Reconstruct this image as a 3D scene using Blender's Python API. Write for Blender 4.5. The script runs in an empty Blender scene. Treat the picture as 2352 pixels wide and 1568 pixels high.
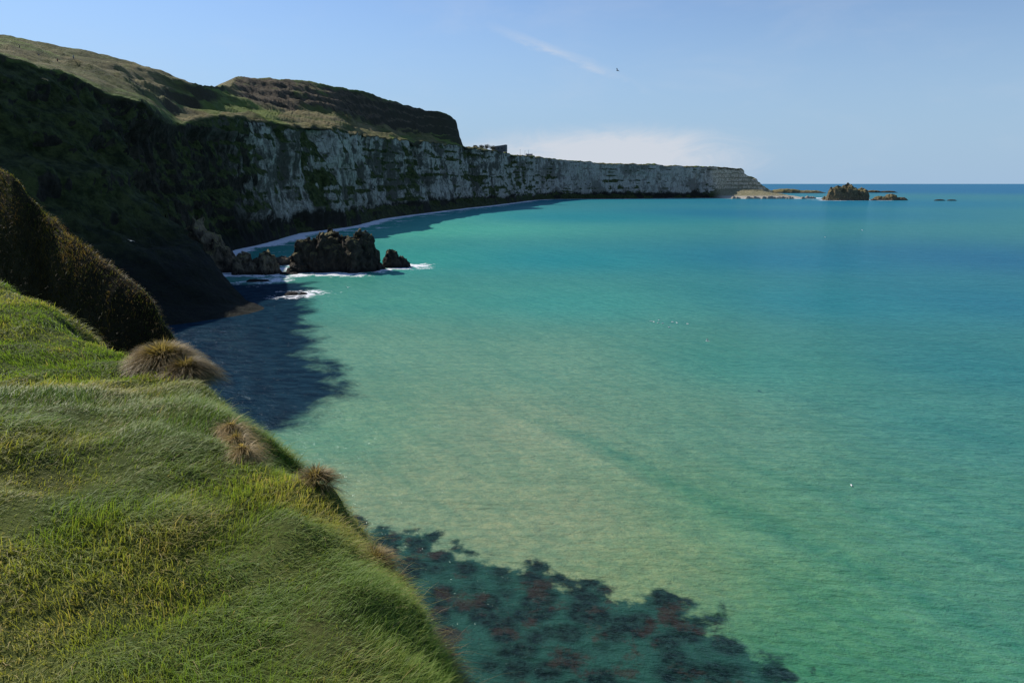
import bpy, math, random
import numpy as np
from mathutils import Vector, Matrix
random.seed(3); rng=np.random.default_rng(7)
S=bpy.context.scene
COL=S.collection

# ---------------------------------------------------------------- noise
def _h(ix,iy,iz):
    n=(ix*374761393+iy*668265263+iz*1274126177)&0xffffffff
    n=((n^(n>>13))*1274126177)&0xffffffff
    return ((n^(n>>16))&0xffffff)/float(0xffffff)*2-1
def vn(x,y,z=None):
    x=np.asarray(x,float); y=np.asarray(y,float)
    z=np.zeros_like(x) if z is None else np.asarray(z,float)
    fx,fy,fz=np.floor(x),np.floor(y),np.floor(z)
    ix,iy,iz=fx.astype(np.int64),fy.astype(np.int64),fz.astype(np.int64)
    u,v,w=x-fx,y-fy,z-fz
    u=u*u*(3-2*u); v=v*v*(3-2*v); w=w*w*(3-2*w)
    r=0
    for a in (0,1):
        for b in (0,1):
            for c in (0,1):
                r=r+_h(ix+a,iy+b,iz+c)*(u if a else 1-u)*(v if b else 1-v)*(w if c else 1-w)
    return r
def fbm(x,y,z=None,o=4):
    r=0;a=1.0;f=1.0;t=0
    for i in range(o):
        r=r+a*vn(np.asarray(x)*f+17.3*i,np.asarray(y)*f-9.1*i,None if z is None else np.asarray(z)*f+5.7*i); t+=a; a*=.5; f*=2.03
    return r/t
def ridge(x,y,z=None,o=4):
    r=0;a=1.0;f=1.0;t=0
    for i in range(o):
        r=r+a*(1-2*np.abs(vn(np.asarray(x)*f+17.3*i,np.asarray(y)*f-9.1*i,None if z is None else np.asarray(z)*f+5.7*i))); t+=a; a*=.5; f*=2.03
    return r/t
def sstep(a,b,x):
    t=np.clip((x-a)/(b-a),0,1); return t*t*(3-2*t)

# ---------------------------------------------------------------- mesh helpers
def raw_mesh(name,verts,loops,starts):
    me=bpy.data.meshes.new(name)
    me.vertices.add(len(verts)); me.vertices.foreach_set("co",np.ascontiguousarray(verts,dtype=np.float32).ravel())
    me.loops.add(len(loops)); me.loops.foreach_set("vertex_index",np.ascontiguousarray(loops,dtype=np.int32))
    me.polygons.add(len(starts)); me.polygons.foreach_set("loop_start",np.ascontiguousarray(starts,dtype=np.int32))
    me.update(calc_edges=True); me.validate()
    return me
def grid_mesh(name,V):
    nr,nc=V.shape[:2]
    idx=np.arange(nr*nc).reshape(nr,nc)
    q=np.stack([idx[:-1,:-1],idx[1:,:-1],idx[1:,1:],idx[:-1,1:]],-1).reshape(-1)
    return raw_mesh(name,V.reshape(-1,3),q,np.arange(0,len(q),4))
def smooth(me,on=True):
    me.polygons.foreach_set("use_smooth",np.full(len(me.polygons),on))
def fattr(me,name,a):
    at=me.attributes.new(name,'FLOAT','POINT'); at.data.foreach_set("value",np.ascontiguousarray(a,dtype=np.float32).ravel())
def cattr(me,name,a):
    a=np.asarray(a,dtype=np.float32).reshape(-1,3); a=np.hstack([a,np.ones((len(a),1),np.float32)])
    at=me.attributes.new(name,'FLOAT_COLOR','POINT'); at.data.foreach_set("color",np.ascontiguousarray(a).ravel())
def add(name,me,mat=None,kind=None,label=None,cat=None,group=None,parent=None):
    o=bpy.data.objects.new(name,me); COL.objects.link(o)
    if mat and me and not me.materials: me.materials.append(mat)
    if kind:o["kind"]=kind
    if label:o["label"]=label
    if cat:o["category"]=cat
    if group:o["group"]=group
    if parent:o.parent=parent
    return o

# ---------------------------------------------------------------- node helper
class NT:
    def __init__(s,name):
        s.m=bpy.data.materials.new(name); s.m.use_nodes=True; s.t=s.m.node_tree; s.t.nodes.clear()
        s.out=s.n('ShaderNodeOutputMaterial'); 
    def n(s,k,**kw):
        nd=s.t.nodes.new(k)
        for a,b in kw.items(): setattr(nd,a,b)
        return nd
    def l(s,a,b): s.t.links.new(a,b)
    def put(s,sock,v):
        if isinstance(v,bpy.types.NodeSocket): s.l(v,sock)
        elif v is not None:
            if sock.type=='RGBA' and len(v)==3: v=(*v,1)
            sock.default_value=v
    def math(s,op,a,b=None,c=None,clamp=False):
        nd=s.n('ShaderNodeMath',operation=op,use_clamp=clamp); s.put(nd.inputs[0],a)
        if b is not None:s.put(nd.inputs[1],b)
        if c is not None:s.put(nd.inputs[2],c)
        return nd.outputs[0]
    def pos(s): return s.n('ShaderNodeNewGeometry').outputs['Position']
    def obj(s): return s.n('ShaderNodeTexCoord').outputs['Object']
    def scale(s,v,sc):
        nd=s.n('ShaderNodeMapping'); s.l(v,nd.inputs[0]); nd.inputs['Scale'].default_value=sc; return nd.outputs[0]
    def rot(s,v,r,sc):
        nd=s.n('ShaderNodeMapping'); s.l(v,nd.inputs[0]); nd.inputs['Rotation'].default_value=r; 
        return s.scale(nd.outputs[0],sc)
    def noise(s,v,sc,det=4,rough=.55,dist=0):
        nd=s.n('ShaderNodeTexNoise'); s.l(v,nd.inputs['Vector']); nd.inputs['Scale'].default_value=sc; nd.inputs['Detail'].default_value=det; nd.inputs['Roughness'].default_value=rough; nd.inputs['Distortion'].default_value=dist; return nd.outputs[0]
    def voro(s,v,sc):
        nd=s.n('ShaderNodeTexVoronoi',feature='SMOOTH_F1'); s.l(v,nd.inputs['Vector']); nd.inputs['Scale'].default_value=sc; nd.inputs['Smoothness'].default_value=.3; return nd.outputs[0]
    def ss(s,x,a,b,lo=0.,hi=1.):
        nd=s.n('ShaderNodeMapRange',interpolation_type='SMOOTHSTEP'); s.put(nd.inputs[0],x)
        for i,v in enumerate((a,b,lo,hi)): nd.inputs[i+1].default_value=v
        return nd.outputs[0]
    def mix(s,f,a,b,mode='MIX'):
        nd=s.n('ShaderNodeMix',data_type='RGBA',blend_type=mode); s.put(nd.inputs[0],f); s.put(nd.inputs[6],a); s.put(nd.inputs[7],b); return nd.outputs[2]
    def attr(s,name,out='Fac'): return s.n('ShaderNodeAttribute',attribute_name=name).outputs[out]
    def bump(s,h,st=.5,d=.1,normal=None):
        nd=s.n('ShaderNodeBump'); s.put(nd.inputs['Height'],h); nd.inputs['Strength'].default_value=st; nd.inputs['Distance'].default_value=d
        if normal is not None: s.l(normal,nd.inputs['Normal'])
        return nd.outputs[0]
    def bsdf(s,col,rough=.8,normal=None,spec=.5,ior=1.45):
        b=s.n('ShaderNodeBsdfPrincipled'); s.put(b.inputs['Base Color'],col); s.put(b.inputs['Roughness'],rough)
        b.inputs['Specular IOR Level'].default_value=spec; b.inputs['IOR'].default_value=ior
        if normal is not None:s.l(normal,b.inputs['Normal'])
        s.l(b.outputs[0],s.out.inputs[0]); return b
def srgb(c): 
    c=np.asarray(c,float)/255; return np.where(c<=.04045,c/12.92,((c+.055)/1.055)**2.4)
def plain(name,c,rough=.8,var=.3,sc=3.):
    q=NT(name); nz=q.noise(q.pos(),sc,4,.6); q.bsdf(q.mix(nz,tuple(v*(1-var) for v in c),tuple(v*(1+var) for v in c)),rough); return q.m

# ---------------------------------------------------------------- camera, light, sky
cam=bpy.data.cameras.new("camera"); cam.lens=24; cam.sensor_width=36; cam.clip_start=.05; cam.clip_end=120000
co=bpy.data.objects.new("camera",cam); COL.objects.link(co); co.location=(0,0,30)
co.rotation_euler=(math.radians(90-13.0),0,0); S.camera=co
SUN_EL=math.radians(38); sx,sy=-.80,.60
az=math.atan2(sx,sy)
sd=Vector((math.sin(az)*math.cos(SUN_EL),math.cos(az)*math.cos(SUN_EL),math.sin(SUN_EL)))
sl=bpy.data.lights.new("sun",'SUN'); sl.energy=5.0; sl.angle=math.radians(.5); sl.color=(1,.94,.84)
so=bpy.data.objects.new("sun",sl); COL.objects.link(so); so.rotation_euler=sd.to_track_quat('Z','Y').to_euler(); so.location=(-100,60,150)
S.view_settings.view_transform='Standard'; S.view_settings.look='None'; S.view_settings.exposure=0
W=bpy.data.worlds.new("World"); S.world=W; W.use_nodes=True
t=W.node_tree; t.nodes.clear()
class WN(NT):
    def __init__(s,t): s.t=t
w=WN(t)
sky=w.n('ShaderNodeTexSky',sky_type='NISHITA'); sky.sun_disc=False; sky.sun_elevation=SUN_EL; sky.sun_rotation=az%(2*math.pi)
sky.air_density=1.0; sky.dust_density=.1; sky.ozone_density=2.2; sky.altitude=30
g=w.n('ShaderNodeTexCoord').outputs['Generated']
sp=w.n('ShaderNodeSeparateXYZ'); w.l(g,sp.inputs[0])
yy=w.math('MAXIMUM',sp.outputs[1],.02)
A=w.math('DIVIDE',sp.outputs[0],yy); E=w.math('DIVIDE',sp.outputs[2],yy)
def gauss(x,c,sg):
    q=w.math('DIVIDE',w.math('SUBTRACT',x,c),sg); return w.math('MULTIPLY',q,q)
nz=w.noise(w.scale(g,(1,1,3)),5,5,.6,.3); nz2=w.noise(w.scale(g,(1,1,2.6)),11,7,.68,.8)
bank=w.math('EXPONENT',w.math('MULTIPLY',w.math('ADD',gauss(A,.14,.22),gauss(E,.035,.044)),-1.))
bank=w.math('MULTIPLY',bank,w.math('ADD',w.math('MULTIPLY',nz2,1.5),.25))
bank=w.ss(bank,.2,.85,0,.8)
ca,sa=math.cos(math.atan2(-.062,.162)),math.sin(math.atan2(-.062,.162))
A2=w.math('SUBTRACT',A,.071); E2=w.math('SUBTRACT',w.math('ADD',E,w.math('MULTIPLY',w.math('SUBTRACT',nz2,.5),.035)),.172)
P=w.math('ADD',w.math('MULTIPLY',A2,ca),w.math('MULTIPLY',E2,sa)); Q=w.math('SUBTRACT',w.math('MULTIPLY',E2,ca),w.math('MULTIPLY',A2,sa))
wisp=w.math('EXPONENT',w.math('MULTIPLY',w.math('ADD',gauss(P,0,.08),gauss(Q,0,.0055)),-1.))
wisp=w.math('MULTIPLY',wisp,w.ss(nz2,.35,.65,.15,.5))
cl=w.math('MAXIMUM',bank,wisp)
haze=w.ss(nz,.45,.8,0,.12)
cl=w.math('MAXIMUM',cl,haze)
skc=w.mix(1.,sky.outputs[0],(.90,.98,1.14),'MULTIPLY')
hz_=w.ss(sp.outputs[2],-.02,.32,.95,0.)
skc=w.mix(hz_,skc,(3.1,4.6,6.4))
mx=w.mix(cl,skc,(6.2,6.4,6.9))
bg=w.n('ShaderNodeBackground'); w.l(mx,bg.inputs[0]); bg.inputs[1].default_value=.11
wo=w.n('ShaderNodeOutputWorld'); w.l(bg.outputs[0],wo.inputs[0])

# ---------------------------------------------------------------- mainland: lofted coast
def mid(F,T): return (F[0]*.35+T[0]*.65+0,F[1]*.35+T[1]*.65,F[2]*.5+T[2]*.5)
ST=[ # W,F,C,T,M,H,R,B,chalk,scrub,n
 [(-150,20,-2),(-160,22,8),None,(-205,60,62),(-245,90,76),(-285,120,88),(-340,160,102),(-480,260,90),0,0,20],
 [(-100,95,-2),(-110,103,8),(-132,122,36),(-160,155,66),(-190,200,77),(-225,240,88),(-275,290,103),(-400,400,90),0,0,70],
 [(-77,137,-2),(-84,145,5),(-112,168,36),(-133,190,63),(-165,240,73),(-200,290,84),(-244,350,99),(-360,470,80),0,0,130],
 [(-54,163,-2),(-66,171,1.5),(-106,201,31),(-119,230,56.5),(-150,280,67),(-185,340,82),(-224,400,98),(-330,520,80),0,0,80],
 [(-92,184,-2),(-101,191,4),(-121,214,32),(-125,248,56),(-155,305,66),(-185,360,80),(-216,412,97),(-320,530,80),0,.0,70],
 [(-119,221,-2),(-121,227,6),(-126,246,31),(-131,268,54),(-160,330,65),(-185,380,79),(-207,425,96),(-310,540,80),0,.0,60],
 [(-123,290,-2),(-126,292,8),(-131,296,28),(-140,300,54),(-165,355,63),(-185,410,74),(-195,450,91),(-300,560,80),.0,.1,50],
 [(-128,318,-2),(-131,320,9),(-137,322,30),(-148,330,59),(-165,395,67),(-185,470,78),(-219,560,104),(-330,650,90),.1,.4,60],
 [(-127,352,-2),(-133,355,10),None,(-142,362,62),(-155,440,71),(-185,540,82),(-243,640,121),(-350,720,100),.45,.8,80],
 [(-130,431,-2),(-136,433,8),None,(-142,438,66),(-155,510,73),(-180,600,87),(-223,680,126),(-330,760,100),.78,1,60],
 [(-116,489,-2),(-124,492,10),None,(-131,498,68),(-140,570,75),(-165,660,90),(-206,720,129),(-320,800,100),.92,1,100],
 [(-109,628,-2),(-118,630,10),None,(-126,634,71),(-135,690,77),(-150,750,88),(-177,780,130),(-300,880,100),.95,1,110],
 [(-62,847,-2),(-74,850,10),None,(-84,855,77),(-93,875,80),(-102,892,87),(-112,910,121),(-240,1010,100),.95,1,40],
 [(-40,930,-2),(-51,935,10),None,(-62,942,77.5),(-66,948,79),(-70,953,82),(-76,962,113),(-200,1060,95),.95,1,24],
 [(-30,965,-2),(-41,970,10),None,(-52,978,77.5),(-58,985,79),(-64,995,80),(-76,1010,82),(-180,1100,80),.95,.3,24],
 [(-17,1026,-2),(-28,1030,10),None,(-38,1036,78),(-45,1060,78.5),(-55,1090,79),(-70,1130,79),(-170,1250,78),1,0,90],
 [(72,1369,-2),(66,1380,10),None,(60,1395,80),(40,1420,80),(0,1480,80),(-60,1560,80),(-150,1700,60),1,0,70],
 [(197,1410,-2),(195,1425,9),None,(192,1437,70),(185,1480,70),(170,1550,70),(150,1650,66),(100,1800,30),1,0,90],
 [(415,1494,-2),(413,1503,8),None,(411,1515,66),(408,1560,65),(402,1620,64),(397,1700,58),(390,1800,-8),1,0,24],
 [(450,1450,-2),(455,1490,14),(450,1524,20),(448,1544,66),(446,1574,65),(442,1625,63),(438,1700,57),(434,1790,-8),1,0,34],
 [(510,1434,-2),(506,1486,15),(494,1528,22),(490,1556,64),(488,1586,63),(486,1630,60),(482,1695,54),(478,1780,-8),1,0,24],
 [(552,1432,-2),(540,1488,13),(524,1528,22),(512,1556,62),(508,1590,61),(504,1630,58),(500,1690,50),(496,1770,-8),1,0,10],
 [(566,1432,-2),(552,1490,12),(534,1532,20),(519,1556,50),(515,1588,50),(512,1630,48),(508,1685,40),(502,1760,-8),1,0,22],
 [(590,1434,-2),(574,1492,9),(556,1534,17),(538,1556,44),(532,1586,44),(528,1630,42),(524,1680,32),(520,1750,-8),.95,0,12],
 [(606,1436,-2),(590,1496,7),(570,1538,13),(550,1554,31),(545,1586,31),(540,1630,29),(534,1675,18),(530,1740,-8),.9,0,22],
 [(636,1450,-2),(616,1510,4),(592,1548,9),(572,1562,20),(566,1590,21),(560,1630,20),(552,1670,14),(545,1730,-8),.8,0,16],
 [(664,1500,-2),(636,1560,2),(612,1580,5),(594,1590,10),(590,1610,10),(584,1640,8),(576,1670,4),(570,1710,-8),.6,0,0]]
seg=[8,26,34,30,16,34,6]
for s in ST:
    if s[2] is None: s[2]=mid(s[1],s[3])
K=np.array([[list(p) for p in s[:8]] for s in ST],float)
ch=np.array([s[8] for s in ST]); sc=np.array([s[9] for s in ST])
def cr(P,i,u):
    p0=P[max(i-1,0)];p1=P[i];p2=P[i+1];p3=P[min(i+2,len(P)-1)]
    d1=np.linalg.norm((p2-p1).reshape(-1,3)[3]); d0=np.linalg.norm((p1-p0).reshape(-1,3)[3]); d2=np.linalg.norm((p3-p2).reshape(-1,3)[3])
    m1=(p2-p0)/(d0+d1+1e-6)*d1*.8; m2=(p3-p1)/(d1+d2+1e-6)*d1*.8
    h=lambda a,b,c,d:a*p1+b*m1+c*p2+d*m2
    return h(2*u**3-3*u**2+1,u**3-2*u**2+u,-2*u**3+3*u**2,u**3-u**2)
rows=[];chk=[];scr=[]
for i in range(len(ST)-1):
    n=ST[i][10]
    for j in range(n):
        u=j/n; rows.append(cr(K,i,u)); chk.append(ch[i]*(1-u)+ch[i+1]*u); scr.append(sc[i]*(1-u)+sc[i+1]*u)
rows.append(K[-1]);chk.append(ch[-1]);scr.append(sc[-1])
R=np.array(rows)
prof=[];lin=[]
for k,n in enumerate(seg):
    for j in range(n): 
        u=j/n; prof.append(R[:,k]*(1-u)+R[:,k+1]*u); lin.append(k+u)
prof.append(R[:,7]);lin.append(7.)
V=np.stack(prof,1); lin=np.array(lin)
dU=np.gradient(V,axis=0); dV=np.gradient(V,axis=1); N=np.cross(dU,dV); N/=np.linalg.norm(N,axis=2,keepdims=True)+1e-9
x,y,z=V[...,0],V[...,1],V[...,2]
cw=np.interp(lin,[0,.4,1,2,2.9,3,3.15,4,7],[.0,.4,.9,1,.95,.7,.2,.0,.0])[None,:]
CH=np.array(chk)[:,None]; SC=np.array(scr)[:,None]
far_=sstep(300,420,y)
tipk=sstep(425,460,x)*sstep(1400,1440,y)
d=(4+5*far_)*fbm(x/55,y/55,z/160,3)+(2.5+6*far_)*(ridge(x/24,y/24,z/110,3)-.3)+3.2*ridge(x/11,y/11,z/40,3)-1.5+1.8*ridge(x/4.5,y/4.5,z/10,3)+1.2*vn(x/40,y/40,z/3.2)+1.0*vn(x/25,y/25+9,z/7.)
nearw=(1-far_)*np.interp(lin,[0,.8,1.3,2.7,3,7],[0,.3,1,1,.2,0])[None,:]
d=d+nearw*(3.2*(ridge(x/17+3,y/17,z/50,3)-.2)+2.4*vn(x/60,y/60,z/5.5)+1.2*ridge(x/3,y/3,z/4,2)-4.)
d=np.where((y<260)&(lin[None,:]<1.4),d*.35-.8,d)
tal=np.clip(fbm(x/32+5,y/32,None,2)*1.6+.15,0,1)*np.interp(lin,[0,.6,1,1.5,2.1,7],[.2,.8,1,.6,0,0])[None,:]
d=d+tal*9*far_*(1-tipk)
gul=sstep(.08,.40,fbm(x/48+31,y/48+7,None,2)); d=d-gul*17*far_*np.interp(lin,[0,1.0,3,3.2,7],[0,0,1,0.6,0])[None,:]*(y<1250)
d=d*(1-.6*tipk)-4*tipk
Nh=N.copy(); Nh[...,2]*=.35
V=V+Nh*(d*cw)[...,None]
zt=V[...,2]+2.5*fbm(x/22,y/22,None,2); stp=8.5; fr_=(zt/stp)%1.0
V[...,2]=np.where((lin[None,:]>1.2)&(lin[None,:]<3.05),V[...,2]+tipk*.8*(np.floor(zt/stp)*stp+stp*sstep(.35,.95,fr_)-zt),V[...,2])
rim=np.interp(lin,[0,2.3,2.9,3.05,3.5,4,7],[0,0,.9,1,.5,0,0])[None,:]
V[...,2]+=rim*(2.6*fbm(x/17,y/17,None,3)+1.6*fbm(x/5,y/5,None,2))*(.5+.5*far_)
mw=np.interp(lin,[0,2.8,3.2,4,6,6.3,7],[0,0,.35,1,.55,.8,1])[None,:]
hz=3.4*fbm(x/45,y/45,None,3)+2.4*ridge(x/19,y/19,None,3)-.6+.6*fbm(x/4,y/4,None,2)
sw=np.interp(lin,[0,4.6,5,5.8,6,7],[0,0,1,1,.3,0])[None,:]*SC
hz=hz*(.95)+sw*(3.5*ridge(x/22,y/22,None,4)+1.6*ridge(x/7,y/7,None,2)-1)
hz=hz+np.interp(lin,[0,3.3,4,5.8,6.2,7],[0,0,1,1,0,0])[None,:]*(1.5*np.sin(V[...,2]/1.7+3*fbm(x/40,y/40,None,2)))
V[...,2]+=hz*mw
LAND=V.copy()
me=grid_mesh("hills_and_cliffs",V); smooth(me)
chrow=np.interp(lin,[0,.5,1.0,3.0,3.06,7],[0,.3,1,1,.0,0])[None,:]*CH
fattr(me,"chalk",chrow*np.ones(V.shape[:2])); fattr(me,"scrub",(np.interp(lin,[0,4.9,5.25,5.9,6.05,7],[0,0,1,1,.4,0])[None,:]*SC)*np.ones(V.shape[:2]))
fattr(me,"cliff_face",np.broadcast_to(np.interp(lin,[0,2.93,3.02,7],[1,1,0,0])[None,:],V.shape[:2]).copy())  # marks the cliff face, where rock colours replace the meadow
m=NT("cliff_and_meadow"); p=m.pos()
nrm=m.n('ShaderNodeNewGeometry').outputs['Normal']; sepn=m.n('ShaderNodeSeparateXYZ'); m.l(nrm,sepn.inputs[0])
sepp=m.n('ShaderNodeSeparateXYZ'); m.l(p,sepp.inputs[0])
cen=lambda q: m.math('SUBTRACT',q,.5)
vs=m.scale(p,(1,1,.6))
n1=m.noise(vs,.06,6,.7,.8); n2=m.noise(vs,.35,6,.7,.4); n3=m.noise(m.scale(p,(.3,.3,2.2)),.30,4,.65); nb=m.noise(p,.022,5,.65,.4)
nf=m.noise(p,1.6,5,.75); n5=m.noise(m.scale(p,(1,1,.16)),.17,5,.7,.6)
chalkc=m.mix(m.ss(n2,.34,.60),(.27,.25,.20),(.64,.595,.50))
chalkc=m.mix(m.ss(nf,.45,.62,0,.5),chalkc,(.17,.155,.125))
chalkc=m.mix(m.ss(m.math('ADD',n1,m.math('MULTIPLY',cen(nb),1.3)),.48,.60,0,.9),chalkc,(.085,.078,.058))
chalkc=m.mix(m.ss(n5,.53,.62,0,.7),chalkc,(.065,.06,.046))
chalkc=m.mix(m.ss(n3,.57,.66,0,.4),chalkc,(.08,.072,.058))
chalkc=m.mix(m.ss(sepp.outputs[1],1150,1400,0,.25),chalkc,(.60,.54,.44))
basalt=m.mix(m.ss(n2,.35,.7),(.020,.018,.013),(.075,.062,.045))
basalt=m.mix(m.ss(nf,.5,.7,0,.6),basalt,(.015,.014,.011))
chk_=m.ss(m.math('ADD',m.attr('chalk'),m.math('ADD',m.math('MULTIPLY',cen(nb),1.8),m.math('MULTIPLY',cen(n1),1.5))),.34,.56)
rock=m.mix(chk_,basalt,chalkc)
tipx=m.math('MULTIPLY',m.ss(sepp.outputs[0],425,450),m.ss(sepp.outputs[1],1380,1420))
notip=m.math('SUBTRACT',1.,tipx)
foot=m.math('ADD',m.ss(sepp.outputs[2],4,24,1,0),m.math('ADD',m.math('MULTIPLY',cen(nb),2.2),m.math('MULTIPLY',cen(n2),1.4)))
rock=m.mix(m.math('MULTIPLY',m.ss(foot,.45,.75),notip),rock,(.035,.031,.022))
vegc=m.mix(m.ss(m.noise(p,.3,5,.7),.35,.65),(.024,.034,.010),(.095,.11,.034))
vegm=m.math('ADD',m.math('MULTIPLY',sepn.outputs[2],1.1),m.math('ADD',m.math('MULTIPLY',cen(m.noise(vs,.045,6,.72,.5)),2.6),m.math('MULTIPLY',cen(n2),.7)))
vegm=m.math('SUBTRACT',vegm,m.math('MULTIPLY',m.attr('chalk'),m.ss(sepp.outputs[1],1300,1480,.02,.3)))
cliffc=m.mix(m.ss(vegm,.24,.44),rock,vegc)
shelf=m.mix(m.ss(n2,.4,.6),(.22,.20,.09),(.42,.37,.24)); shelf=m.mix(m.ss(m.math('ADD',sepp.outputs[2],m.math('MULTIPLY',cen(n2),6)),3,7,1,0),shelf,(.55,.50,.41))
cliffc=m.mix(m.math('MULTIPLY',tipx,m.ss(sepn.outputs[2],.45,.7)),cliffc,shelf)
tipc=m.mix(m.ss(n2,.42,.58),(.38,.30,.19),(.80,.68,.48))
cliffc=m.mix(m.math('MULTIPLY',tipx,m.ss(sepn.outputs[2],.7,.45,0,.85)),cliffc,tipc)
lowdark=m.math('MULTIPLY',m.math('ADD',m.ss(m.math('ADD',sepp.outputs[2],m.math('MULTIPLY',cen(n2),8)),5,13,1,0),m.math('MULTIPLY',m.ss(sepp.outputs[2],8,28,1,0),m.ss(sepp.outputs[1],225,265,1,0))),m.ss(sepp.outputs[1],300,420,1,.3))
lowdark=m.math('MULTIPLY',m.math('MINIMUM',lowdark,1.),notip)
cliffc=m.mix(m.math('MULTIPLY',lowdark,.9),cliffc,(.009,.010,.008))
g1=m.noise(m.rot(p,(0,0,.5),(1,.45,1)),.035,6,.65,.4); g2=m.noise(p,.18,6,.7); g3=m.noise(p,1.1,4,.7)
gr=m.mix(m.ss(g1,.40,.60),(.15,.165,.045),(.31,.255,.11))
gr=m.mix(m.ss(g2,.46,.70,0,.7),gr,(.10,.095,.036))
gr=m.mix(m.ss(m.noise(m.rot(p,(0,0,-.35),(1,.3,1)),.02,3,.5),.52,.56,0,.85),gr,(.19,.26,.05))
gr=m.mix(m.ss(g3,.3,.75,.3,.0),gr,(.045,.04,.02))
terr=m.noise(m.scale(p,(.05,.05,1.5)),.5,3,.6)
gr=m.mix(m.ss(terr,.52,.62,0,.5),gr,(.075,.066,.028))
scr_c=m.mix(m.ss(g2,.38,.62),(.06,.048,.03),(.17,.125,.075))
scr_c=m.mix(m.ss(n2,.45,.7,0,.6),scr_c,(.035,.038,.018))
gr=m.mix(m.ss(m.math('ADD',m.attr('scrub'),m.math('MULTIPLY',cen(g1),2.4)),.5,.85),gr,scr_c)
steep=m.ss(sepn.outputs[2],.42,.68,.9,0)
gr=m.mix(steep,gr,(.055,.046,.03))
colr=m.mix(m.ss(m.math('ADD',m.attr('cliff_face'),m.math('MULTIPLY',cen(g2),.5)),.3,.7),gr,cliffc)
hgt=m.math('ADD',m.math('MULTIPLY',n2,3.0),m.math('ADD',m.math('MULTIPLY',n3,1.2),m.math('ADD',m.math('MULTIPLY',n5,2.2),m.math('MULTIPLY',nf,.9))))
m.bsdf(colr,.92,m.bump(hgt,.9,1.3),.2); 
add("hills_and_cliffs",me,m.m,kind="structure")
LTOP=LAND[:,int(np.argmin(abs(lin-3.02))):].reshape(-1,3)
def tz(X,Y):
    return float(LTOP[np.argmin((LTOP[:,0]-X)**2+(LTOP[:,1]-Y)**2),2])

# ---------------------------------------------------------------- sea rocks
def rock_mat(name,lo,hi,lic):
    mr=NT(name); p=mr.pos()
    a=mr.noise(mr.scale(p,(1,1,.5)),.5,6,.7); b=mr.noise(p,2.5,5,.7)
    gn=mr.n('ShaderNodeNewGeometry').outputs['Normal']; sn=mr.n('ShaderNodeSeparateXYZ'); mr.l(gn,sn.inputs[0]); spz=mr.n('ShaderNodeSeparateXYZ'); mr.l(p,spz.inputs[0])
    c=mr.mix(mr.ss(a,.35,.65),lo,hi)
    lich=mr.math('MULTIPLY',mr.ss(mr.math('ADD',sn.outputs[2],mr.math('MULTIPLY',mr.math('SUBTRACT',b,.5),.8)),.5,.85),mr.ss(spz.outputs[2],3,7))
    c=mr.mix(lich,c,lic)
    c=mr.mix(mr.ss(spz.outputs[2],.3,1.8,.8,0),c,(.014,.012,.010))
    mr.bsdf(c,.85,mr.bump(mr.math('ADD',a,mr.math('MULTIPLY',b,.5)),1,1.3),.3); return mr.m
basalt_m=rock_mat("dark_basalt",(.020,.018,.014),(.075,.062,.045),(.18,.15,.06))
tan_m=rock_mat("lightened_tan_rock",(.05,.042,.03),(.25,.20,.13),(.28,.24,.10))  # tan lightened in colour so these rocks show in the headland's shadow
isl_m=rock_mat("brown_islet_rock",(.09,.072,.045),(.21,.17,.095),(.24,.20,.08))
mp=NT("pale_boulder_stone"); p=mp.pos(); mp.bsdf(mp.mix(mp.noise(p,.6,5,.7),(.16,.14,.11),(.42,.38,.31)),.9)
rockpts=[]
def rock(name,cx,cy,blocks,label,cat,seed,n=110,amp=1.0,rz=0,group=None,mat=None,foam=True):
    X0=max(abs(b[0])+b[2] for b in blocks)*1.12; Y0=max(abs(b[1])+b[3] for b in blocks)*1.15
    gx,gy=np.meshgrid(np.linspace(-X0,X0,n),np.linspace(-Y0,Y0,n),indexing='ij')
    sc_=max(b[4] for b in blocks)
    wx=gx+fbm(gx/sc_*2.2+seed,gy/sc_*2.2,None,3)*sc_*.26; wy=gy+fbm(gx/sc_*2.2,gy/sc_*2.2+seed+9,None,3)*sc_*.26
    h=np.full(gx.shape,-3.0)
    for bx,by,rx,ry,bh in blocks:
        q=np.abs((wx-bx)/rx)**2.4+np.abs((wy-by)/ry)**2.4
        q=q**(1/2.4)
        hh=bh*(1.06-.34*q-.74*sstep(.5,1.14,q))-1.2*sstep(.9,1.3,q)*2
        h=np.maximum(h,hh)
    st=sc_*.17
    hw=h+fbm(gx/sc_*1.5,gy/sc_*1.5+seed,None,2)*st*1.2
    hq=np.floor(hw/st)*st+st*sstep(.0,.35,(hw/st)%1.0)
    h=np.where(h>0,h*.55+hq*.45,h)
    k=np.clip(h/sc_*2.5,0,1)
    h=h+k*amp*sc_*(.20*ridge(gx/sc_*3+seed,gy/sc_*3,None,4)+.09*ridge(gx/sc_*9+seed,gy/sc_*9,None,3)-.05)
    nx=fbm(gx/sc_*4,gy/sc_*4,h/sc_*6+seed,3)*sc_*.14; ny=fbm(gx/sc_*4+7,gy/sc_*4,h/sc_*6+seed,3)*sc_*.14
    vv=np.stack([gx+nx,gy+ny,h],-1)
    me=grid_mesh(name,vv); o=add(name,me,mat or basalt_m,label=label,cat=cat,group=group); o.location=(cx,cy,0); o.rotation_euler[2]=rz
    msk=(h>-.2)&(h<1.2); pts=vv[msk][:, :2][::7]; 
    if len(pts) and foam: rockpts.append(pts+np.array([cx,cy]))
    return o
rock("sea_stack",-62.5,243,[(-10,0,5.5,7,9),(-3.5,1,6.5,8,12.3),(3,1,4.5,7,10.6),(9,-1,6.,7.5,11.8)],"large dark basalt rock with lichen-topped crags in the cove","sea rock",1.3,190)
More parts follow.
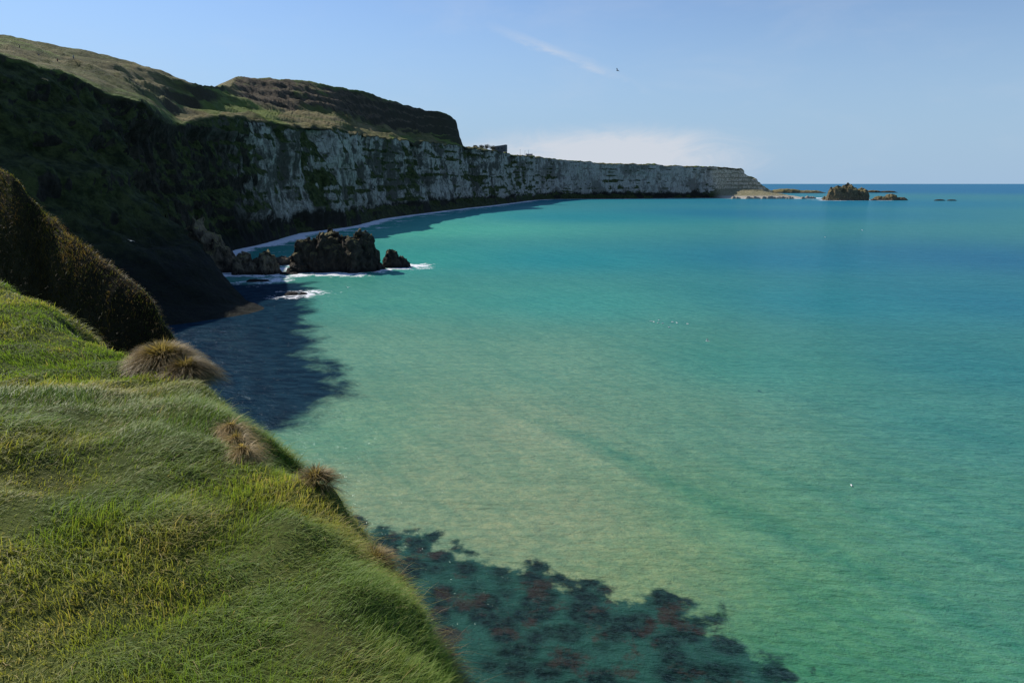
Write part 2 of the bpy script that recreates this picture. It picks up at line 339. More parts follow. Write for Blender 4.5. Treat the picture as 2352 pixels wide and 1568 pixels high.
rock("shore_rock",-101,240,[(-12,5,4.,7,16.5),(-7,2,4,6,12.5),(-2,0,4,5,8.5)],"tall jagged tan rock at the foot of the cliff","sea rock",5.1,170,mat=tan_m)
rock("shore_rock",-90,235,[(-3,0,4,5,6.5),(2,0,3.5,5,4.5),(6.5,-1,3.2,4,6.8)],"jagged brown outcrop stepping down into the water","sea rock",2.6,130,mat=tan_m)
rock("low_rock",-82,262,[(-7,0,5,5,2.4),(0,2,6,5,3.0),(7,0,5,4,2.2)],"low brown rocky shelf between two crags","rock",8.4,90,mat=tan_m)
rock("small_rock",-43,253,[(-2,0,3.6,4,5.6),(1.8,0,3.4,3,3.2)],"small dark pointed rock with surf around it","sea rock",3.7,90)
rock("islet",623,1300,[(-20,0,20,18,22),(2,0,20,18,26),(24,0,16,16,19)],"rugged brown rock islet standing off the headland","islet",6.2,120,mat=isl_m)
rock("skerry",702,1300,[(-16,0,16,10,6),(4,0,14,12,10),(22,0,14,8,4)],"low dark skerry beside the islet","skerry",7.2,90,mat=isl_m)
rock("skerry",785,1260,[(-12,0,10,5,2.2),(10,0,9,5,1.8)],"nearly awash dark reef in open water","skerry",9.7,60)
rock("skerry",900,2300,[(-90,0,70,30,8),(0,0,60,30,12),(70,0,60,30,7)],"long low rocky reef off the headland point","skerry",11.7,80,mat=isl_m)
rock("skerry",1270,2400,[(-30,0,30,16,7),(20,0,34,16,5)],"thin dark reef far out on the water","skerry",12.7,60)
for (X,Y,w_) in ((-60,188,3),(-80,214,3.4),(-76,232,3)):
    rock("low_rock",X,Y,[(-w_*.4,0,w_*.7,w_*.6,.7),(w_*.4,.5,w_*.6,w_*.5,.5)],"small wet rock barely above the water","rock",X*.3,50,.6)
for i in range(30):
    X=455+rng.random()*185; Y=1416+rng.random()*14+max(0,X-600)*.8; w_=2.5+rng.random()*4.5
    o=rock("boulder",X,Y,[(-w_*.4,0,w_*.8,w_*.7,w_*.8),(w_*.5,.3,w_*.6,w_*.6,w_*.55)],"pale boulder on the shore below the headland","boulder",X*.3,24,.6,group="boulders along the headland shore",mat=mp.m,foam=False)

# ---------------------------------------------------------------- near knoll and spur
def resample(P,step):
    P=np.array(P,float); out=[]
    for i in range(len(P)-1):
        p0=P[max(i-1,0)];p1=P[i];p2=P[i+1];p3=P[min(i+2,len(P)-1)]
        n=max(2,int(np.linalg.norm(p2-p1)/step))
        for j in range(n):
            u=j/n; out.append(.5*((2*p1)+(-p0+p2)*u+(2*p0-5*p1+4*p2-p3)*u*u+(-p0+3*p1-3*p2+p3)*u**3))
    out.append(P[-1]); return np.array(out)
edge=resample([(9,-11,26),(4,-5,26.6),(2.1,.3,27.2),(-.08,3.28,27.3),(-.74,4.52,27.2),(-1.42,5.75,27.16),(-2.6,7.2,27.2),(-3.8,8.7,27.22),(-5.2,9.9,27.25),(-7.5,11.75,27.5),(-10.5,13.9,28.0),(-15,16.5,28.6),(-22,19,29.4)],.12)
qs=np.concatenate([np.arange(-14,-3,.22),np.arange(-3,2.4,.08),np.arange(2.4,11.5,.3)])
out=np.array([.714,.70])
q1=qs+.75
f=np.where(q1<0,.10*q1,np.where(q1<1.3,.12*q1+.95*q1**2,1.7615+3.0*(q1-1.3)))
crest=edge[:,2]+.38
KN=np.zeros((len(edge),len(qs),3))
sa_=np.arange(len(edge))*.12
lat=(.22*fbm(sa_/1.3,sa_*0+3,None,2)+.16*fbm(sa_/.45,sa_*0+8,None,2))[:,None]*sstep(-2.2,-.2,qs)[None,:]
KN[...,0]=edge[:,0][:,None]+out[0]*(qs[None,:]+lat); KN[...,1]=edge[:,1][:,None]+out[1]*(qs[None,:]+lat)
KN[...,2]=crest[:,None]-f[None,:]
xx,yy_=KN[...,0],KN[...,1]
KN[...,2]+=.18*fbm(xx/1.6+2,yy_/1.6,None,3)+.08*fbm(xx/.5,yy_/.5,None,2)
side=np.clip(q1/1.6,0,1)[None,:]
dd=side*(.7*fbm(xx/.9,yy_/.9,KN[...,2]/.9,3)+1.0*np.clip(q1/8,0,1)*fbm(xx/5,yy_/5,KN[...,2]/5,3))
KN[...,0]+=out[0]*dd; KN[...,1]+=out[1]*dd
mg=NT("turf_soil"); p=mg.pos()
c=mg.mix(mg.ss(mg.noise(p,2.2,6,.7),.35,.65),(.06,.08,.018),(.11,.13,.032))
c=mg.mix(mg.ss(mg.noise(p,.7,4,.6),.5,.7,0,.5),c,(.075,.07,.026))
szz=mg.n('ShaderNodeSeparateXYZ'); gnn=mg.n('ShaderNodeNewGeometry').outputs['Normal']; mg.l(gnn,szz.inputs[0])
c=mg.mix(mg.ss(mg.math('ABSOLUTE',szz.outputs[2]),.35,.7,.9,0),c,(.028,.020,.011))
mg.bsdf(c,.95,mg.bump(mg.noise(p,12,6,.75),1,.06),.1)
me=grid_mesh("grassy_clifftop",KN); smooth(me); me.flip_normals(); add("grassy_clifftop",me,mg.m,kind="structure")

cl_=resample([(-60,50,37),(-45,42,34),(-33,38,31.8),(-22.8,31,30.6),(-19.9,29.5,29.0),(-16.8,27.2,27.5),(-14.5,25.9,26.2),(-13.1,25,25.0),(-11.9,24.2,23.4),(-10.6,23,18),(-9,22,10),(-8,21,-2)],.22)
fd=np.array([.55,-.83])
q2=np.concatenate([np.arange(-14,-4,.5),np.arange(-4,5,.16),np.arange(5,14,.4)])
gq=np.where(q2>0,np.where(q2<1.8,.3*q2+.62*q2**2,2.549+2.5*(q2-1.8)),np.where(q2>-4,-.35*q2*.6+.12*q2**2,2.76+1.8*(-q2-4)))
SP=np.zeros((len(cl_),len(q2),3))
SP[...,0]=cl_[:,0][:,None]+fd[0]*q2; SP[...,1]=cl_[:,1][:,None]+fd[1]*q2; SP[...,2]=cl_[:,2][:,None]-gq
sxn,syn=SP[...,0],SP[...,1]
SP[...,2]+=.28*fbm(sxn/2.4,syn/2.4,None,3)+.14*fbm(sxn/.8,syn/.8,None,2)
SP[...,0]+=.35*fbm(sxn/2.,syn/2.,SP[...,2]/2.,3)
mg2=NT("spur_soil"); p=mg2.pos()
mg2.bsdf(mg2.mix(mg2.ss(mg2.noise(p,2.2,6,.7),.35,.65),(.014,.013,.006),(.032,.027,.012)),.95,mg2.bump(mg2.noise(p,8,6,.75),1,.1),.1)
me=grid_mesh("grassy_spur",SP); smooth(me); add("grassy_spur",me,mg2.m,kind="structure")

# grass blades
mb=NT("grass_blade"); cc=mb.attr('Col','Color')
pb=mb.n('ShaderNodeBsdfPrincipled'); mb.l(cc,pb.inputs['Base Color']); pb.inputs['Roughness'].default_value=.5; pb.inputs['Specular IOR Level'].default_value=.2
tr=mb.n('ShaderNodeBsdfTranslucent'); mb.l(mb.mix(1,cc,(1.3,1.35,.6),'MULTIPLY'),tr.inputs[0]); ms=mb.n('ShaderNodeMixShader'); ms.inputs[0].default_value=.42
mb.l(pb.outputs[0],ms.inputs[1]); mb.l(tr.outputs[0],ms.inputs[2]); mb.l(ms.outputs[0],mb.out.inputs[0])
def scatter(G,n,dens):
    a,b,c,d_=G[:-1,:-1],G[1:,:-1],G[1:,1:],G[:-1,1:]
    ar=np.linalg.norm(np.cross(c-a,d_-b),axis=2)/2; ce=(a+c)/2
    w_=(ar*dens(ce)).ravel(); w_/=w_.sum()
    k=rng.choice(len(w_),n,p=w_); i,j=np.unravel_index(k,ar.shape)
    u=rng.random((n,1)); v=rng.random((n,1))
    return a[i,j]*(1-u)*(1-v)+b[i,j]*u*(1-v)+c[i,j]*u*v+d_[i,j]*(1-u)*v
def blades(name,P,L,Wd,ang,bend,c0,c1,**kw):
    n=len(P); ts=np.array([0,.4,.75,1.])
    D=np.stack([np.cos(ang),np.sin(ang),np.zeros(n)],1)
    wa=ang+math.pi/2+rng.normal(0,.5,n); Wv=np.stack([np.cos(wa),np.sin(wa),np.zeros(n)],1)
    vs=[];cs=[]
    for t_ in ts:
        up=(t_-bend*.55*t_**2-np.maximum(bend-1,0)*.6*t_**3); ho=bend*(.25*t_+.7*t_**1.6)
        cpt=P+D*(L*ho)[:,None]; cpt[:,2]+=L*up-.02
        cc_=c0*(1-t_)+c1*t_
        if t_<1:
            hw=(Wd*(1-t_**1.7)*.5)[:,None]*Wv
            vs+= [cpt-hw,cpt+hw]; cs+=[cc_,cc_]
        else: vs.append(cpt); cs.append(cc_)
    Vt=np.stack(vs,1).reshape(-1,3); C=np.stack(cs,1).reshape(-1,3)
    base=(np.arange(n)*7)[:,None]
    lp=(base+np.array([0,1,3,2, 2,3,5,4, 4,5,6])[None,:]).ravel()
    stt=((np.arange(n)*11)[:,None]+np.array([0,4,8])[None,:]).ravel()
    me=raw_mesh(name,Vt,lp,stt); smooth(me); cattr(me,'Col',C)
    return add(name,me,mb.m,**kw)
def cam_d(c): return np.sqrt(c[...,0]**2+c[...,1]**2+(c[...,2]-30)**2)
def grasscol(P,n,dry,br=1.0):
    k=fbm(P[:,0]/1.3,P[:,1]/1.3,None,3); k2=fbm(P[:,0]/.45+40,P[:,1]/.45,None,2)
    r=rng.random(n)
    g=np.stack([.16+.08*r,.26+.09*r,.042+.015*r],1); yl=np.stack([.36+.11*r,.36+.09*r,.08+.02*r],1); st=np.stack([.50+.14*r,.40+.1*r,.17+.06*r],1)
    f1=np.clip(.42+1.5*k+.6*k2+rng.normal(0,.28,n),0,1)[:,None]
    c=g*(1-f1)+yl*f1
    s_=(rng.random(n)<np.clip(dry+.28*(k2+k),0.015,1))[:,None]
    c=np.where(s_,st,c)
    return c*br
def mk_knoll():
    n=520000
    dens=lambda c: np.where(c[...,2]<20,0,1)*np.where((c[...,1]<.5)|(c[...,0]>2.5),0.0,1)*np.where(c[...,1]*.82+c[...,0]<-1.5,.15,1)/np.clip(cam_d(c),2.5,20)**1.2
    P=scatter(KN,n,dens)
    dist=cam_d(P)
    k=fbm(P[:,0]/.5+3,P[:,1]/.5,None,3)
    edge_side=np.clip((27.05-P[:,2])/.9,0,1)
    tall=rng.random(n)<.04
    L=(.07+.08*rng.random(n)**1.5)*(1+.8*k)*(1+1.0*edge_side); L=np.where(tall,L*1.7,L)
    Wd=(.0032+.0024*rng.random(n))*np.clip(dist/4.5,.8,2.4)
    ang=-.4+2.4*fbm(P[:,0]/1.8,P[:,1]/1.8+5,None,2)+rng.normal(0,.6,n)
    bend=np.clip(.9+.45*fbm(P[:,0]/.5,P[:,1]/.5,None,2)+rng.normal(0,.28,n),.1,1.5)
    c=grasscol(P,n,.04+.35*edge_side)*(1-edge_side[:,None]*np.array([.60,.74,.6]))  # seaward blades drier; their shaded side also darkened in the colour
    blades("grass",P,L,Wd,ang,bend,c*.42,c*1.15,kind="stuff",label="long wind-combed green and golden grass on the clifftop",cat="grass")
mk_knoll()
def mk_spur():
    n=190000
    dens=lambda c: np.where((c[...,2]<14)|(c[...,0]<-38),0,1)*1.0
    P=scatter(SP,n,dens)
    cp=cl_[::2]; dmin=np.full(n,1e9)
    for q in cp: dmin=np.minimum(dmin,(P[:,0]-q[0])**2+(P[:,1]-q[1])**2)
    litrim=np.exp(-dmin/.5)
    k=fbm(P[:,0]/1.3,P[:,1]/1.3,None,2)
    L=(.14+.20*rng.random(n))*(1+.7*k); Wd=.010+.009*rng.random(n)
    ang=-.3+2*fbm(P[:,0]/3,P[:,1]/3,None,2)+rng.normal(0,.8,n)
    bend=np.clip(.9+rng.normal(0,.3,n),.1,1.5)
    c=grasscol(P,n,.4,.15)*np.array([1.1,.86,.85])*(1+4.0*litrim)[:,None]  # crest blades brightened in colour to paint a sunlit rim
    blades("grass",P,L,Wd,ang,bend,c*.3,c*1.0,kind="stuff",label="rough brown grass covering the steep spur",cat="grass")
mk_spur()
KF=KN.reshape(-1,3); SF=SP.reshape(-1,3)
def surf(F,X,Y): return float(F[np.argmin((F[:,0]-X)**2+(F[:,1]-Y)**2),2])
def tussock(X,Y,F,rad,h,n,ang0,spread,label,droop=.6,wd=.008,br=1.):
    r=rad*np.sqrt(rng.random(n)); th=rng.random(n)*2*math.pi
    P=np.stack([r*np.cos(th)*.8,r*np.sin(th)*.7,.75*h*np.sqrt(np.clip(1-(r/rad)**2,0,1))],1)
    a=np.where(rng.random(n)<spread,th+rng.normal(0,.3,n),ang0+rng.normal(0,.5,n))
    L=h*(.5+.3*rng.random(n)); rr=rng.random((n,1))
    c=(np.array([[.46,.33,.155]])*(.35+.95*rr)+np.array([[.02,.03,.01]])*(1-rr))*br
    bd=np.clip(droop*(.4+1.0*r/rad)+rng.normal(0,.18,n),.05,1.7)
    o=blades("dry_grass_tussock",P,L,np.full(n,wd)*(.6+.8*rng.random(n)),a,bd,c*.25,c*1.1,label=label,cat="grass tussock")
    o.location=(X,Y,surf(F,X,Y)-.05)
tussock(-4.75,9.0,KF,.36,.40,4500,0,.9,"rounded tussock of tan dry grass on the cliff edge",1.1,.010)
tussock(-4.3,8.7,KF,.28,.32,3000,-.3,.8,"dark straw tussock hanging on the cliff edge",1.3,.010,.7)
tussock(-2.85,6.55,KF,.13,.26,1300,-1.3,.2,"pale straw tuft drooping down the grass slope",1.6,.007,1.3)
tussock(-2.68,6.25,KF,.13,.26,1300,-1.3,.2,"pale straw tuft drooping down the grass slope",1.6,.007,1.3)
tussock(-2.5,5.95,KF,.12,.24,1200,-1.3,.2,"pale straw tuft drooping down the grass slope",1.6,.007,1.3)
tussock(-1.7,5.5,KF,.14,.2,700,.3,.7,"small tan grass tuft at the cliff edge",1.1,.007)
tussock(-1.05,4.7,KF,.13,.18,600,.2,.7,"small tan grass tuft at the cliff edge",1.1,.006)
tussock(-11.0,14.4,KF,.55,.8,3500,.2,.9,"tall pale dry grass tussock on the bank",.9,.016,.8)

# ---------------------------------------------------------------- sea
def axis(segs):
    o=[segs[0][0]]
    for a,b,st,gf in segs:
        v=a
        while v<b:
            if v>o[-1]: o.append(v)
            v+=st; st*=gf
    o.append(segs[-1][1]); return np.array(sorted(set(np.round(o,3))))
gy=axis([(-3000,-60,600,1),(-60,20,10,1),(20,280,1.4,1),(280,1700,2.,1.012),(1700,90000,60,1.15)])
gxp=axis([(0,130,1.6,1),(130,700,1.8,1.03),(700,90000,60,1.2)])
gxn=-axis([(0,160,1.6,1),(160,60000,20,1.3)])[::-1]
gx=np.concatenate([gxn[:-1],gxp])
X,Y=np.meshgrid(gx,gy,indexing='ij')
ctrl=[(49,628,26,122,134),(1921,2746,34,104,138),(0,1380,42,128,140),(-50,452,74,162,142),(-90,600,76,160,146),(-48,271,54,148,134),(21,271,30,130,136),(108,271,28,110,134),(194,271,30,98,130),
(-31,171,70,146,128),(14,171,56,142,132),(80,171,32,120,130),(125,171,28,108,127),(-27,123,98,148,124),(2,109,98,144,120),(38,109,58,132,118),(77,109,32,112,116),(-20,79,94,144,116),(-1,79,120,145,116),(22.6,79,88,136,113),(54.5,79,50,121,113),
(-12,61,116,143,112),(5,56.6,124,144,112),(20.7,57,78,132,99),(40.5,57,64,127,107),(11,48,116,140,100),(22.8,43.7,64,126,90),(33.7,41,72,130,106),(19.4,36.3,52,116,84),(30,36,60,124,95),(500,1100,28,108,136),(250,700,28,106,134),(-3000,3000,30,100,136),
(-110,130,20,50,60),(-70,110,25,60,70)]  # last two points darken the cove water to deepen the headland's shadow
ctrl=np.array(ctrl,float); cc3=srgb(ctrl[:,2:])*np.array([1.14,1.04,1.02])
num=np.zeros(X.shape+(3,)); den=np.zeros(X.shape)
for k in range(len(ctrl)):
    wgt=1/((X-ctrl[k,0])**2+(Y-ctrl[k,1])**2+(.13*np.hypot(ctrl[k,0],ctrl[k,1]))**2)**1.6
    num+=wgt[...,None]*cc3[k]; den+=wgt
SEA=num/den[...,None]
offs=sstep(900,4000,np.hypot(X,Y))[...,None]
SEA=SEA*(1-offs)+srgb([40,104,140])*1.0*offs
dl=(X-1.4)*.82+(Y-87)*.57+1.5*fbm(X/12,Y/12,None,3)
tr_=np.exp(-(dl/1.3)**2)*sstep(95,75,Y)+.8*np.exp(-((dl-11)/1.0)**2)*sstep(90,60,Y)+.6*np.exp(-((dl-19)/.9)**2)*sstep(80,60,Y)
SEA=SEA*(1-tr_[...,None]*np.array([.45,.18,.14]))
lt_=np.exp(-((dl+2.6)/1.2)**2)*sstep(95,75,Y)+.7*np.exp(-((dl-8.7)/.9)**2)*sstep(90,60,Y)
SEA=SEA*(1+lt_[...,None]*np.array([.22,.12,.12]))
def sdf(poly):
    poly=np.array(poly,float); d=np.full(X.shape,1e9); ins=np.zeros(X.shape,bool)
    for i in range(len(poly)):
        a=poly[i]; b=poly[(i+1)%len(poly)]; e=b-a
        tt=np.clip(((X-a[0])*e[0]+(Y-a[1])*e[1])/(e@e),0,1)
        d=np.minimum(d,np.hypot(X-a[0]-tt*e[0],Y-a[1]-tt*e[1]))
        c_=((a[1]>Y)!=(b[1]>Y))&(X<(b[0]-a[0])*(Y-a[1])/(b[1]-a[1]+1e-12)+a[0]); ins^=c_
    return np.where(ins,d,-d)
w1=sdf([(-20,60),(-11.5,56),(-2.7,51.2),(7.3,46),(14,43.2),(17.2,36.3),(19,20),(-30,10),(-30,40)])
w2=sdf([(-62,212),(-48,159),(-36,123),(-25,101),(-26,86),(-29,74),(-45,66),(-110,80),(-110,205)])  # cove polygon: seaweed bed, with headland shadow painted in as dark water
sh=np.full(X.shape,1e9)
wl=LAND[:,1,:2]; wl=wl[wl[:,1]>215]
allp=np.concatenate([wl]+rockpts)
near=(X>-220)&(X<760)&(Y>60)&(Y<1800)
xs,ys=X[near],Y[near]; dm=np.full(xs.shape,1e9)
for k in range(0,len(allp),1):
    dm=np.minimum(dm,(xs-allp[k,0])**2+(ys-allp[k,1])**2)
sh[near]=np.sqrt(dm)
me=grid_mesh("sea",np.stack([X,Y,np.zeros_like(X)],-1)); smooth(me)
cattr(me,"Col",SEA); fattr(me,"weed",w1); fattr(me,"kelp_shade",w2); fattr(me,"shore",np.minimum(sh,500))
m=NT("sea_water"); p=m.pos()
cen=lambda q: m.math('SUBTRACT',q,.5)
base=m.attr('Col','Color')
sub=m.noise(p,1.3,4,.6,.9); sub2=m.noise(m.rot(p,(0,0,-.6),(1,.22,1)),.09,4,.6,.3); sub3=m.noise(m.rot(p,(0,0,1.75),(1,.28,1)),.9,5,.7)
sub5=m.noise(m.rot(p,(0,0,-.6),(1,.12,1)),.55,3,.6,.2); sub6=m.noise(m.rot(p,(0,0,1.65),(1,.22,1)),.22,5,.7)
col=m.mix(m.ss(sub,.38,.62,.0,.8),base,m.mix(1,base,(1.45,1.2,1.12),'MULTIPLY'))  # caustic mottling painted as lighter patches in the water colour
col=m.mix(m.ss(sub3,.45,.62,0,.5),col,m.mix(1,base,(.62,.78,.82),'MULTIPLY'))
col=m.mix(m.ss(sub6,.47,.64,0,.25),col,m.mix(1,base,(.6,.78,.84),'MULTIPLY'))
col=m.mix(m.ss(sub5,.5,.66,0,.4),col,m.mix(1,base,(.62,.82,.86),'MULTIPLY'))
col=m.mix(m.ss(sub2,.42,.66,0,.3),col,m.mix(1,base,(.6,.85,.88),'MULTIPLY'))
wn=m.noise(p,.28,5,.6,.4); wn2=m.noise(p,1.6,5,.7); vo=m.voro(p,.55)
wv=m.math('ADD',m.math('ADD',m.attr('weed'),.8),m.math('ADD',m.math('MULTIPLY',cen(wn),11),m.math('ADD',m.math('MULTIPLY',cen(wn2),3.),m.math('MULTIPLY',m.math('SUBTRACT',.45,vo),3.))))
wm=m.ss(wv,-.5,1.3)
wc=m.mix(m.ss(wn2,.38,.62),(.002,.007,.008),(.012,.036,.030))
wc=m.mix(m.ss(vo,.35,.8,0,.75),wc,(.022,.09,.066))
wc=m.mix(m.ss(m.noise(p,.3,5,.7),.52,.62,0,.6),wc,(.040,.020,.015))
col=m.mix(m.math('MULTIPLY',wm,.97),col,wc)
kv=m.math('ADD',m.attr('kelp_shade'),m.math('ADD',m.math('MULTIPLY',cen(m.noise(p,.12,5,.65,.4)),18),m.math('MULTIPLY',cen(wn2),3)))
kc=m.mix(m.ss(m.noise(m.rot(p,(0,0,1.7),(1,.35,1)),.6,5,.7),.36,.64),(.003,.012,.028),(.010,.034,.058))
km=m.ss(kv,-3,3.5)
col=m.mix(m.math('MULTIPLY',km,.98),col,kc)  # navy cove colour carries painted headland shadow and reflection besides seaweed
sv=m.attr('shore'); fn=m.noise(p,.35,6,.75,.8); fn2=m.noise(p,.05,3,.6)
farw=m.n('ShaderNodeSeparateXYZ'); m.l(p,farw.inputs[0])
fo=m.math('ADD',m.ss(sv,0,18,.5,-.25),m.math('ADD',m.math('MULTIPLY',cen(fn),1.7),m.math('MULTIPLY',cen(fn2),1.8)))
fo=m.math('ADD',fo,m.ss(farw.outputs[1],230,400,.02,.46))
fo=m.math('MULTIPLY',m.ss(fo,.36,.56),m.ss(sv,18,42,1,0))
col=m.mix(fo,col,(.85,.86,.87))
h1=m.noise(m.rot(p,(0,0,1.8),(1,.42,1)),1.2,4,.65,.2); h2=m.noise(m.rot(p,(0,0,-.6),(1,.3,1)),.30,3,.55); h3=m.noise(p,5,3,.6); h4=m.noise(m.rot(p,(0,0,1.6),(1,.25,1)),.12,4,.65)
hh=m.math('ADD',m.math('MULTIPLY',h1,.34),m.math('ADD',m.math('MULTIPLY',h2,.4),m.math('ADD',m.math('MULTIPLY',h4,.8),m.math('MULTIPLY',h3,.04))))
nb_=m.bump(hh,1.,1.)
df=m.n('ShaderNodeBsdfDiffuse'); m.l(col,df.inputs[0]); m.l(nb_,df.inputs['Normal'])
gl=m.n('ShaderNodeBsdfGlossy'); gl.inputs['Roughness'].default_value=.1; gl.inputs[0].default_value=(.8,.97,1,1); m.l(nb_,gl.inputs['Normal'])
fr=m.n('ShaderNodeFresnel'); fr.inputs[0].default_value=1.33; m.l(nb_,fr.inputs['Normal'])
# unresolved wavelets tilt facets, so mean reflectance saturates well below a mirror
ff=m.math('MULTIPLY',m.math('MULTIPLY',m.math('MINIMUM',fr.outputs[0],.24),m.math('SUBTRACT',.6,m.math('MULTIPLY',km,.43))),m.math('SUBTRACT',1.,fo))  # cove sky reflection cut further, standing in for the reflected dark headland
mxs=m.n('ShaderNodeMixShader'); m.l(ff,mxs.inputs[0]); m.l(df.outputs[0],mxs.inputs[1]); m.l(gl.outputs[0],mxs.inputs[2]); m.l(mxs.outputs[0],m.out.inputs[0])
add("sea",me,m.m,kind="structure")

# ---------------------------------------------------------------- buildings, poles, bushes, walkers
def box(cx,cy,cz,sx_,sy_,sz_):
    v=[(cx+i*sx_/2,cy+j*sy_/2,cz+k*sz_/2) for i in(-1,1) for j in(-1,1) for k in(-1,1)]
    f=[(0,1,3,2),(4,6,7,5),(0,4,5,1),(2,3,7,6),(0,2,6,4),(1,5,7,3)]
    return v,f
def mk(name,parts,mat,**kw):
    vs=[];fs=[]
    for v,f in parts:
        b=len(vs); vs+=v; fs+=[tuple(i+b for i in q) for q in f]
    me=bpy.data.meshes.new(name); me.from_pydata(vs,[],fs); me.update(); return add(name,me,mat,**kw)
white=plain("whitewash",(.72,.71,.67)); slate=plain("slate_roof",(.10,.10,.11)); glass=plain("dark_window",(.03,.035,.04),.2); stone=plain("dark_rubble_stone",(.13,.12,.11),.9,.5,.8); wood=plain("weathered_wood",(.10,.08,.06))
def gable(w_,d_,h,r):
    v=[(-w_/2,-d_/2,0),(w_/2,-d_/2,0),(w_/2,d_/2,0),(-w_/2,d_/2,0),(-w_/2,-d_/2,h),(w_/2,-d_/2,h),(w_/2,d_/2,h),(-w_/2,d_/2,h),(-w_/2,0,h+r),(w_/2,0,h+r)]
    f=[(0,1,5,4),(2,3,7,6),(1,2,6,9,5),(3,0,4,8,7),(0,3,2,1)]
    return v,f
def cottage(X,Y,rz):
    e=add("cottage",None,label="small whitewashed cottage with slate roof on the clifftop",cat="house"); e.location=(X,Y,tz(X,Y)-.3); e.rotation_euler[2]=rz; e.scale=(1.25,)*3
    mk("wall",[gable(10,6,3.2,2.2)],white,parent=e)
    rv=[(-5.3,-3.4,3.0),(5.3,-3.4,3.0),(5.3,0,5.55),(-5.3,0,5.55),(5.3,3.4,3.0),(-5.3,3.4,3.0)]
    rv+= [(a,b,c+.2) for a,b,c in rv]
    r=mk("roof",[(rv,[(0,1,2,3),(3,2,4,5),(6,9,8,7),(9,11,10,8),(0,6,7,1),(5,4,10,11),(1,7,8,2),(2,8,10,4),(0,3,9,6),(3,5,11,9)])],slate,parent=e)
    for sx_ in (-4.6,4.6): mk("chimney",[box(sx_,0,6.1,.7,.8,1.4)],white,parent=r)
    for sx_ in (-3,3): mk("window",[box(sx_,-3.02,1.8,1.1,.1,1.2)],glass,parent=e)
    mk("door",[box(0,-3.02,1.05,1.1,.1,2.1)],wood,parent=e)
cottage(34,1400,.2)
def ruin(X,Y):
    e=add("stone_building",None,label="dark roofless stone lime works building on the cliff edge",cat="building"); e.location=(X,Y,tz(X,Y)-3); e.rotation_euler[2]=-.3
    v=[(-11,-4,0),(11,-4,0),(11,4,0),(-11,4,0),(-11,-4,7),(-6,-4,8.5),(4,-4,9.5),(11,-4,10.5),(11,4,10.5),(4,4,9.5),(-6,4,8.5),(-11,4,7)]
    f=[(0,1,7,6,5,4),(2,3,11,10,9,8),(1,2,8,7),(3,0,4,11),(4,5,10,11),(5,6,9,10),(6,7,8,9)]
    mk("wall",[(v,f)],stone,parent=e)
    for sx_ in (-7,-1,5): mk("window",[box(sx_,-4.02,5,1.6,.12,2.4)],glass,parent=e)
ruin(-19,1090)
def pole(X,Y,h,z=None,nm="utility_pole",lab="slender wooden utility pole with cross arm"):
    e=add(nm,None,label=lab,cat="pole"); e.location=(X,Y,(tz(X,Y) if z is None else z)-.3)
    n=8; v=[];f=[]
    for k,(zz,r) in enumerate(((0,.26),(h*.5,.21),(h,.15))):
        for i in range(n): v.append((r*math.cos(i*6.283/n),r*math.sin(i*6.283/n),zz))
    for k in range(2):
        for i in range(n): a=k*n+i;b=k*n+(i+1)%n; f.append((a,b,b+n,a+n))
    f.append(tuple(range(2*n,3*n)))
    mk("post",[(v,f)],wood,parent=e); mk("cross_arm",[box(0,0,h*.92,1.4,.12,.15)],wood,parent=e)
for X_,Y_ in ((15,1300),(24,1310),(31,1330)): pole(X_,Y_,11)
bark=plain("bark",(.07,.055,.04)); leafm=plain("brown_twigs",(.12,.10,.055),.9,.5,2.)
def bush(X,Y,h,s):
    r_=np.random.default_rng(s)
    e=add("bush",None,label="windblown bare brown bush beside the stone building",cat="bush"); e.location=(X,Y,tz(X,Y)-.3)
    v=[];f=[]
    for b in range(6):
        a=b*1.05; top=(math.cos(a)*h*.3*(b>0),math.sin(a)*h*.3*(b>0),h*.75); b0=len(v)
        for k in range(4):
            tt=k/3; r=.22*(1-tt*.8)
            for i in range(5): v.append((top[0]*tt**1.4+r*math.cos(i*1.257),top[1]*tt**1.4+r*math.sin(i*1.257),top[2]*tt))
        for k in range(3):
            for i in range(5): q=b0+k*5+i;w_=b0+k*5+(i+1)%5; f.append((q,w_,w_+5,q+5))
    mk("trunk",[(v,f)],bark,parent=e)
    n=900; d_=r_.normal(size=(n,3)); d_/=np.linalg.norm(d_,axis=1,keepdims=True); rad=r_.random(n)**.4
    C=d_*rad[:,None]*np.array([h*.7,h*.5,h*.42])*(1+.35*vn(d_[:,0]*3+s,d_[:,1]*3,d_[:,2]*3))[:,None]+np.array([0,0,h*.55])
    vs=[];fs=[]
    for i in range(n):
        t1=r_.normal(size=3)*.35; t2=r_.normal(size=3)*.28; b0=len(vs)
        vs+=[tuple(C[i]-t1),tuple(C[i]+t2),tuple(C[i]+t1)]; fs.append((b0,b0+1,b0+2))
    mk("crown",[(vs,fs)],leafm,parent=e)
bush(-38,1062,8,1); bush(-46,1068,6.5,2); bush(-54,1045,5,3); bush(-30,1078,7,4)
cols=[(.05,.06,.12),(.25,.04,.04),(.03,.03,.03),(.30,.28,.25),(.04,.10,.08)]
